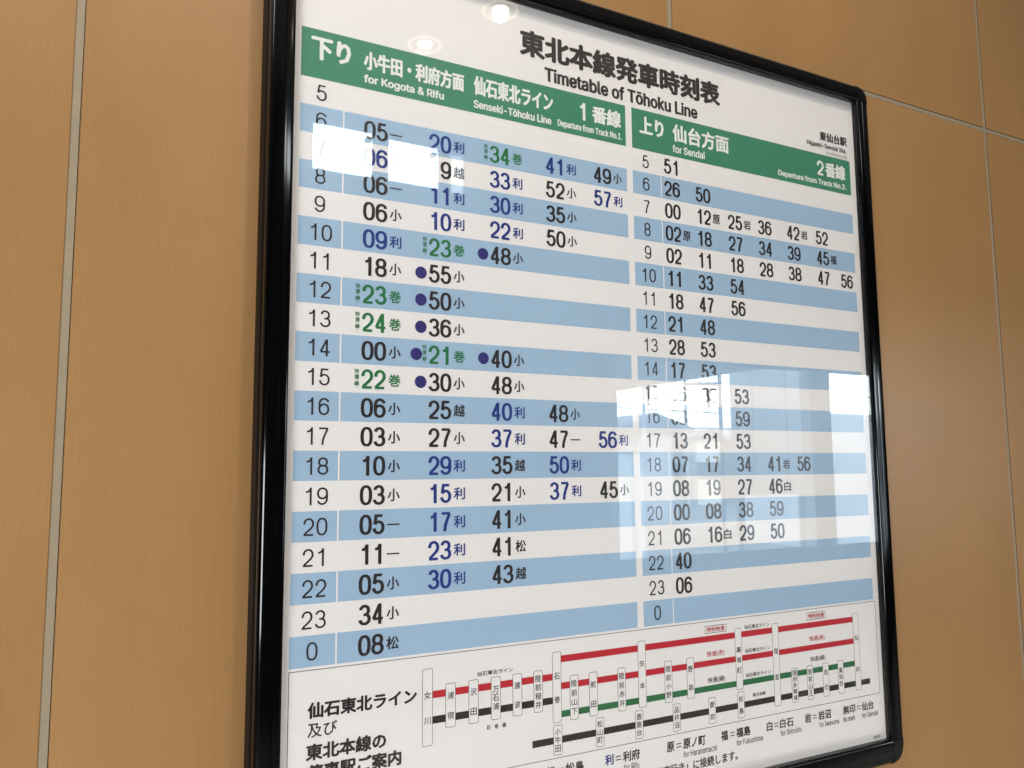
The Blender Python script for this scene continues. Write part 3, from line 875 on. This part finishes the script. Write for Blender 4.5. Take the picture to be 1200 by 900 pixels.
# ------------------------------------------------------------------ the hall opposite, seen only as a reflection
YB = -4.0                       # face of the opposite wall
YU = -YB / S                    # in row units
M_HALL = varied('hall_wall_paint', (0.05, 0.044, 0.04), amp=0.05, scale=1.5, rough=0.8)
M_CEIL = principled('ceiling_board', (0.62, 0.60, 0.57), 0.9)
M_FLOOR = varied('floor_tile', (0.34, 0.32, 0.29), amp=0.06, scale=3, rough=0.5)
M_POST = principled('grey_paint', (0.34, 0.38, 0.42), 0.5)
M_STEEL = principled('dark_steel', (0.03, 0.03, 0.035), 0.5)
M_LIGHTWALL = varied('white_cladding', (0.42, 0.45, 0.50), amp=0.05, scale=0.4, rough=0.7)
M_SKY = emitter('overcast_sky', (0.88, 0.96, 1.0), 15.0)


def mir(x, k, dist_u):
    """where the mirror image at (x, k) on the board stands, dist_u in front of the board"""
    f = (27.0153 + dist_u - 0.486) / 27.0153
    return (-6.1863 + f * (x + 6.1863)) * S, EYE + f * (K0 - k) * S


holes = []
for x0, x1, k0, k1 in ((0.45, 2.62, 1.56, 3.27), (3.2, 5.2, 1.66, 3.26), (5.66, 6.22, 1.8, 3.3), (12.66, 30.5, 9.15, 17.3)):
    a, z1 = mir(x0, k0, YU)
    b, z0 = mir(x1, k1, YU)
    holes.append((a, b, z0, z1))
xs = sorted({-10.0, 18.0} | {h[0] for h in holes} | {h[1] for h in holes})
zs = sorted({0.0, 3.95} | {h[2] for h in holes} | {h[3] for h in holes})
mb = MB()
for i in range(len(xs) - 1):
    for j in range(len(zs) - 1):
        cx, cz = (xs[i] + xs[i + 1]) / 2, (zs[j] + zs[j + 1]) / 2
        if any(h[0] < cx < h[1] and h[2] < cz < h[3] for h in holes):
            continue
        mb.box(xs[i], YB - 0.03, zs[j], xs[i + 1], YB, zs[j + 1])
ow = mb.build('opposite_wall', M_HALL)
ow['kind'] = 'structure'
M_FROST = bpy.data.materials.new('frosted_glass')
M_FROST.use_nodes = True
nt_ = M_FROST.node_tree
tr_ = nt_.nodes.new('ShaderNodeBsdfTranslucent')
tr_.inputs[0].default_value = (0.55, 0.57, 0.6, 1)
nt_.links.new(tr_.outputs[0], nt_.nodes['Material Output'].inputs[0])
ha_ = holes[2]
link('frosted_pane', [(ha_[0], YB - 0.015, ha_[2]), (ha_[1], YB - 0.015, ha_[2]), (ha_[1], YB - 0.015, ha_[3]), (ha_[0], YB - 0.015, ha_[3])], [(0, 1, 2, 3)], M_FROST, ow)
for x_, k_ in ((2.45, 1.86), (4.98, 1.98)):
    lx, lz = mir(x_, k_, YU)
    mb = MB()
    mb.box(lx - 0.016, YB - 0.05, lz - 0.012, lx + 0.016, YB + 0.01, lz + 0.012)
    mb.build('window_latch', M_STEEL, ow)

fl = link('floor', [(-10, YW, 0), (18, YW, 0), (18, -4.12, 0), (-10, -4.12, 0)], [(3, 2, 1, 0)], M_FLOOR)
fl['kind'] = 'structure'
ce = link('ceiling', [(-10, YW, 3.97), (18, YW, 3.97), (18, -4.12, 3.97), (-10, -4.12, 3.97)], [(0, 1, 2, 3)], M_CEIL)
ce['kind'] = 'structure'
for x in (-10.1, 18.0):
    mb = MB()
    mb.box(x, -4.12, 0, x + 0.1, YW, 3.97)
    o = mb.build('end_wall', M_HALL)
    o['kind'] = 'structure'
gr = link('ground', [(-80, -4.13, -0.6), (140, -4.13, -0.6), (140, -110, -0.6), (-80, -110, -0.6)], [(3, 2, 1, 0)],
          varied('trackside_gravel', (0.12, 0.115, 0.11), amp=0.2, scale=0.8, rough=0.9))
gr['kind'] = 'structure'
# overcast sky, a quarter dome
vs, fs = [], []
n, q = 32, 10
for a in range(n + 1):
    for b in range(q + 1):
        t, u = math.radians(360 * a / n), math.radians(-3 + 93 * b / q)
        vs.append((10 + 100 * math.cos(t) * math.cos(u), -10 + 100 * math.sin(t) * math.cos(u), 100 * math.sin(u)))
for a in range(n):
    for b in range(q):
        i0 = a * (q + 1) + b
        fs.append((i0, i0 + 1, i0 + q + 2, i0 + q + 1))
sky = link('sky', vs, fs, M_SKY)
sky['kind'] = 'structure'

# posts and sill of the wide opening
wx0, wx1, wz0, wz1 = holes[3]
mullions = []
win = empty('window_frame', (wx0, YB, wz0), 'grey metal frame of the wide opening opposite the board', 'window frame')


def wpart(mb, name, mt):
    o = mb.build(name, mt)
    o.parent = win
    o.matrix_parent_inverse = Matrix.Translation(-win.location)


for xa, xb in ((12.0, 12.66), (24.0, 25.35)):
    a, _ = mir(xa, 10, YU)
    b, _ = mir(xb, 10, YU)
    if xa < 12.5:
        a, b = wx0 + 0.001, wx0 + 0.05
    mb = MB()
    mb.box(a, YB - 0.09, wz0, b, YB + 0.02, wz1)
    wpart(mb, 'post', M_POST)
# platform roof outside: its near edge runs away from the window
h = 34 * S
mb = MB()
mb.box(2.0, -16, EYE + h, 6.95, -4.2, EYE + h + 0.2)
o = mb.build('canopy_roof', M_STEEL)
tag(o, 'dark flat platform roof outside the wide opening', 'canopy')
mb = MB()
xa, _ = mir(19.45, 10, 7.09 / S)
xb, _ = mir(24.6, 10, 7.09 / S)
zb_ = mir(20, 14.9, 7.0 / S)[1]
screen = empty('screen_board', (xa, -7.1, -0.6), 'pale clad board on two posts standing outside beside the platform roof', 'screen')


def spart(mb, name, mt):
    o = mb.build(name, mt)
    o.parent = screen
    o.matrix_parent_inverse = Matrix.Translation(-screen.location)


n_ = 5
for q in range(n_):
    mb = MB()
    mb.box(xa + (xb - xa) * q / n_ + 0.006, -7.2 - 0.004 * (q % 2), zb_, xa + (xb - xa) * (q + 1) / n_ - 0.006, -7.1 + 0.012 * (q % 2), EYE + 2.2)
    spart(mb, 'panel', M_LIGHTWALL)
for q in (0.12, 0.86):
    mb = MB()
    mb.cyl(xa + (xb - xa) * q, -7.26, -0.6, EYE + 2.15, 0.05, n=12)
    spart(mb, 'post', M_POST)
mb = MB()
xa, _ = mir(25.0, 10, 14.0 / S)
xb, z1 = mir(36, 11.12, 14.0 / S)
mb.box(xa, -17, -0.6, xb, -14.0, z1)
o = mb.build('low_building', M_LIGHTWALL)
tag(o, 'low pale flat-roofed building across the tracks, right of the screen wall', 'building')

# gabled house across the tracks
d = 25.0 / S
xa, zb = mir(13.2, 11.97, d)
xb, _ = mir(17.05, 11.97, d)
xm, za = mir(15.0, 11.35, d)
house = empty('gabled_house', ((xa + xb) / 2, -25, -0.6), 'long pale house with grey gabled roof across the tracks', 'house')
mb = MB()
mb.box(xa + 1, -31, -0.6, xb - 1, -25.3, zb)
o = mb.build('wall', M_LIGHTWALL, None)
o.parent = house
o.matrix_parent_inverse = Matrix.Translation(-house.location)
y0, y1 = -31.5, -25.0
vs = [(xa, y1, zb), (xm, y1, za), (xb, y1, zb), (xb, y1, zb - 0.2), (xa, y1, zb - 0.2)]
vs += [(x, y0, z) for x, _, z in vs]
o = link('roof', vs, [(0, 1, 2, 3, 4), (9, 8, 7, 6, 5), (0, 5, 6, 1), (1, 6, 7, 2), (2, 7, 8, 3), (3, 8, 9, 4), (4, 9, 5, 0)],
         principled('grey_roof', (0.12, 0.14, 0.17), 0.7))
o.parent = house
o.matrix_parent_inverse = Matrix.Translation(-house.location)

mb = MB()
xa, _ = mir(9.0, 12, 45 / S)
xb, z1 = mir(34, 11.93, 45 / S)
mb.box(xa, -60, -0.6, xb, -45, z1)
o = mb.build('long_shed', M_LIGHTWALL)
tag(o, 'long low pale shed far behind the gabled house', 'building')

# tracks, platform edge and verge below the horizon
M_BED = varied('ballast', (0.09, 0.08, 0.075), amp=0.3, scale=3, rough=0.9)
M_RAILS = principled('rail_steel', (0.5, 0.5, 0.5), 0.35, metal=0.8)
track = link('track_bed', [(-20, -17, -0.596), (60, -17, -0.596), (60, -25, -0.596), (-20, -25, -0.596)], [(3, 2, 1, 0)], M_BED)
track['kind'] = 'structure'
for y_ in (-18.0, -19.1, -22.2, -23.3):
    mb = MB()
    mb.box(-20, y_ - 0.035, -0.59, 60, y_ + 0.035, -0.44)
    mb.build('rail', M_RAILS, track)
pf = MB()
pf.box(-20, -24.9, -0.59, 14, -24.5, 0.3)
o = pf.build('kerb_wall', M_LIGHTWALL)
tag(o, 'low pale concrete kerb wall along the tracks in front of the gabled house', 'wall')
vg = link('grass_verge', [(40, -28, -0.594), (85, -28, -0.594), (85, -44.5, -0.594), (40, -44.5, -0.594)], [(3, 2, 1, 0)],
          varied('verge_grass', (0.05, 0.11, 0.04), amp=0.35, scale=1.2, rough=0.9))
vg['kind'] = 'structure'

HOUSES = [(12.3, 13.5, 12.55, 'white', 'white gabled house left of the long shed front, lowest roof'),
          (13.9, 15.3, 12.25, 'tan', 'tan gabled house in front of the long shed'),
          (15.7, 16.7, 12.6, 'grey', 'small grey gabled house in the middle of the row'),
          (17.1, 18.9, 12.3, 'white2', 'wide white gabled house second from the right of the row'),
          (19.3, 24.2, 12.4, 'tan2', 'broad tan gabled house at the right end of the row')]
TONE = {'white': (0.62, 0.64, 0.66), 'tan': (0.42, 0.33, 0.24), 'grey': (0.22, 0.24, 0.27), 'white2': (0.6, 0.6, 0.58), 'tan2': (0.4, 0.34, 0.27)}
M_ROOF2 = principled('slate_roof', (0.10, 0.11, 0.14), 0.6)
M_PANE = principled('dark_window', (0.03, 0.04, 0.05), 0.1)
for x0_, x1_, kt_, tone, lab in HOUSES:
    dd = 36.0 / S
    xa, za = mir(x0_, kt_, dd)
    xb, zr = mir(x1_, kt_ - 0.32, dd)
    hs = empty('small_house', ((xa + xb) / 2, -36, -0.6), lab, 'house', 'houses across the tracks')

    def hpart(o):
        o.parent = hs
        o.matrix_parent_inverse = Matrix.Translation(-hs.location)
    mb = MB()
    mb.box(xa + 0.3, -42, -0.6, xb - 0.3, -36.3, za)
    hpart(mb.build('wall', varied('render_' + tone, TONE[tone], amp=0.08, scale=0.5, rough=0.8)))
    xm = (xa + xb) / 2
    vs = [(xa, -36, za), (xm, -36, zr), (xb, -36, za), (xb, -36, za - 0.15), (xa, -36, za - 0.15)]
    vs += [(x, -42.3, z) for x, _, z in vs]
    hpart(link('roof', vs, [(0, 1, 2, 3, 4), (9, 8, 7, 6, 5), (0, 5, 6, 1), (1, 6, 7, 2), (2, 7, 8, 3), (3, 8, 9, 4), (4, 9, 5, 0)], M_ROOF2))
    nwin = max(2, int((xb - xa) / 2.2))
    for fl_ in (0.9, 2.9):
        for q in range(nwin):
            if fl_ + 1.1 > za:
                continue
            cx = xa + 0.3 + (xb - xa - 0.6) * (q + 0.5) / nwin
            mb = MB()
            mb.box(cx - 0.5, -36.31, fl_, cx + 0.5, -36.27, fl_ + 1.0)
            hpart(mb.build('window', M_PANE))
for x_, lab in ((14.35, 'thin grey pole left of the gabled roof, outside the opening'), (16.6, 'thin grey pole right of the gabled roof, outside the opening')):
    px, _ = mir(x_, 12, 16.5 / S)
    mb = MB()
    mb.cyl(0, 0, 0, 4.6 if x_ < 15 else 5.2, 0.05, 0.04, 8)
    o = mb.build('utility_pole', M_POST)
    o.location = (px, -16.5, -0.6)
    tag(o, lab, 'pole', 'poles by the tracks')
hx, hz = mir(12.75, 13.0, 15 / S)
hx2, _ = mir(14.3, 13.0, 15 / S)
hut = empty('signal_hut', ((hx + hx2) / 2, -15, -0.6), 'pale metal equipment hut beside the tracks, left of the thin poles', 'hut')
for nm, bx, mt in (('body', (hx, -16.4, -0.6, hx2, -15, hz), principled('hut_paint', (0.55, 0.62, 0.7), 0.5)),
                   ('roof', (hx - 0.08, -16.5, hz + 0.002, hx2 + 0.08, -14.9, hz + 0.07), M_POST),
                   ('door', ((hx + hx2) / 2 + 0.1, -14.998, -0.55, hx2 - 0.25, -14.97, hz - 0.25), M_LIGHTWALL)):
    mb = MB()
    mb.box(*bx)
    o = mb.build(nm, mt)
    o.parent = hut
    o.matrix_parent_inverse = Matrix.Translation(-hut.location)

# catenary masts and wires
md = 11.0 / S
for n_, (x, kt, labels) in enumerate(((18.55, 9.0, 'dark catenary mast with two cross arms outside the opening'),)):
    px, _ = mir(x, 12, md)
    mast = empty('catenary_mast', (px, -11.0, -0.6), labels, 'mast')
    mb = MB()
    mb.cyl(0, 0, 0, 7.5, 0.04, 0.035, 10)
    mb.build('pole', M_STEEL, mast)
    for z in (4.25, 3.7):
        mb = MB()
        mb.bar((-0.9, 0, z), (0.05, 0, z + 0.05), 0.03)
        mb.build('arm', M_STEEL, mast)
for n_, (x, k) in enumerate(((14.6, 9.0), (17.9, 9.0))):
    px, pz = mir(x, 10.25, md)
    hang = empty('signal_bracket', (px, -11.0, pz), ('left' if n_ == 0 else 'right') + ' one of two hanging wire brackets outside the opening', 'bracket', 'wire brackets')
    mb = MB()
    mb.bar((-0.2, 0, 0), (0.2, 0, 0), 0.02)
    mb.build('crossbar', M_STEEL, hang)
    mb = MB()
    mb.add([(-0.06, -0.02, 0), (0.06, -0.02, 0), (0.012, -0.02, -0.36), (-0.012, -0.02, -0.36), (-0.06, 0.02, 0), (0.06, 0.02, 0), (0.012, 0.02, -0.36), (-0.012, 0.02, -0.36)],
           [(0, 1, 2, 3), (7, 6, 5, 4), (0, 4, 5, 1), (1, 5, 6, 2), (2, 6, 7, 3), (3, 7, 4, 0)])
    mb.build('drop_arm', M_STEEL, hang)
for n_, k in enumerate((10.25, 11.0, 11.45)):
    z = mir(15, k, md)[1]
    mb = MB()
    mb.bar((-6, -11.0, z + 0.35), (30, -11.0, z - 0.25), 0.006 if n_ else 0.009, 5)
    o = mb.build('overhead_wire', M_STEEL)
    tag(o, ('topmost', 'middle', 'lowest')[n_] + ' of three dark overhead wires outside the opening', 'wire', 'overhead wires')

# downlights
M_TRIM = principled('white_trim', (0.8, 0.78, 0.74), 0.4)
M_CONE = principled('silver_reflector', (0.85, 0.8, 0.72), 0.18, metal=1.0)
M_LAMP = emitter('warm_lamp', (1.0, 0.88, 0.68), 16)
CZ = 3.97
M_RING = emitter('trim_glow', (1.0, 0.84, 0.58), 3.0)  # glow put into the material, in place of lamplight on the trim


def downlight(x, y, label, power):
    r = empty('downlight', (x, y, CZ), label, 'ceiling light', 'round downlights in the ceiling')
    mb = MB()
    n = 36
    ring = [(0.100, 0.0), (0.100, -0.006), (0.085, -0.009), (0.080, -0.004), (0.080, -0.001)]
    vs = [(a * math.cos(2 * math.pi * i / n), a * math.sin(2 * math.pi * i / n), z) for i in range(n) for a, z in ring]
    m_ = len(ring)
    mb.add(vs, [(i * m_ + j, i * m_ + j + 1, ((i + 1) % n) * m_ + j + 1, ((i + 1) % n) * m_ + j) for i in range(n) for j in range(m_ - 1)])
    mb.build('trim_ring', M_TRIM, r, smooth=True)
    mb = MB()
    mb.cyl(0, 0, -0.003, -0.0015, 0.078, 0.078, 36)
    mb.build('reflector', M_TRIM, r)
    mb = MB()
    mb.cyl(0, 0, -0.006, -0.0035, 0.040, 0.044, 30)
    mb.build('lamp', M_LAMP, r)
    mb = MB()
    ring = [(0.092 + 0.009 * math.cos(a), -0.012 + 0.006 * math.sin(a)) for a in [math.pi / 3 * j for j in range(6)]]
    vs = [(a * math.cos(2 * math.pi * i / n), a * math.sin(2 * math.pi * i / n), z) for i in range(n) for a, z in ring]
    mb.add(vs, [(i * 6 + j, i * 6 + (j + 1) % 6, ((i + 1) % n) * 6 + (j + 1) % 6, ((i + 1) % n) * 6 + j) for i in range(n) for j in range(6)])
    mb.build('glow_ring', M_RING, r, smooth=True)  # added glowing ring, imitates the lit edge of the trim
    l = bpy.data.lights.new('downlight_beam', 'SPOT')
    l.energy = power
    l.spot_size = math.radians(125)
    l.spot_blend = 0.8
    l.shadow_soft_size = 0.045
    l.color = (1.0, 0.84, 0.66)
    o = bpy.data.objects.new('downlight_beam', l)
    col.objects.link(o)
    o.parent = r
    o.location = (0, 0, -0.03)
    return r


Hc = (CZ - EYE) / S
for (x, k), lab, pw in (((4.55, -2.25), 'downlight over the hall, farther one from the timetable wall', 50), ((7.74, -4.48), 'downlight over the hall, middle of three from the timetable wall', 50)):
    f = Hc / (K0 - k)
    downlight((-6.1863 + f * (x + 6.1863)) * S, -(f * 27.0153 - 27.0153) * S, lab, pw)
downlight(0.5, -1.15, 'downlight nearest the timetable wall, above the board', 110)
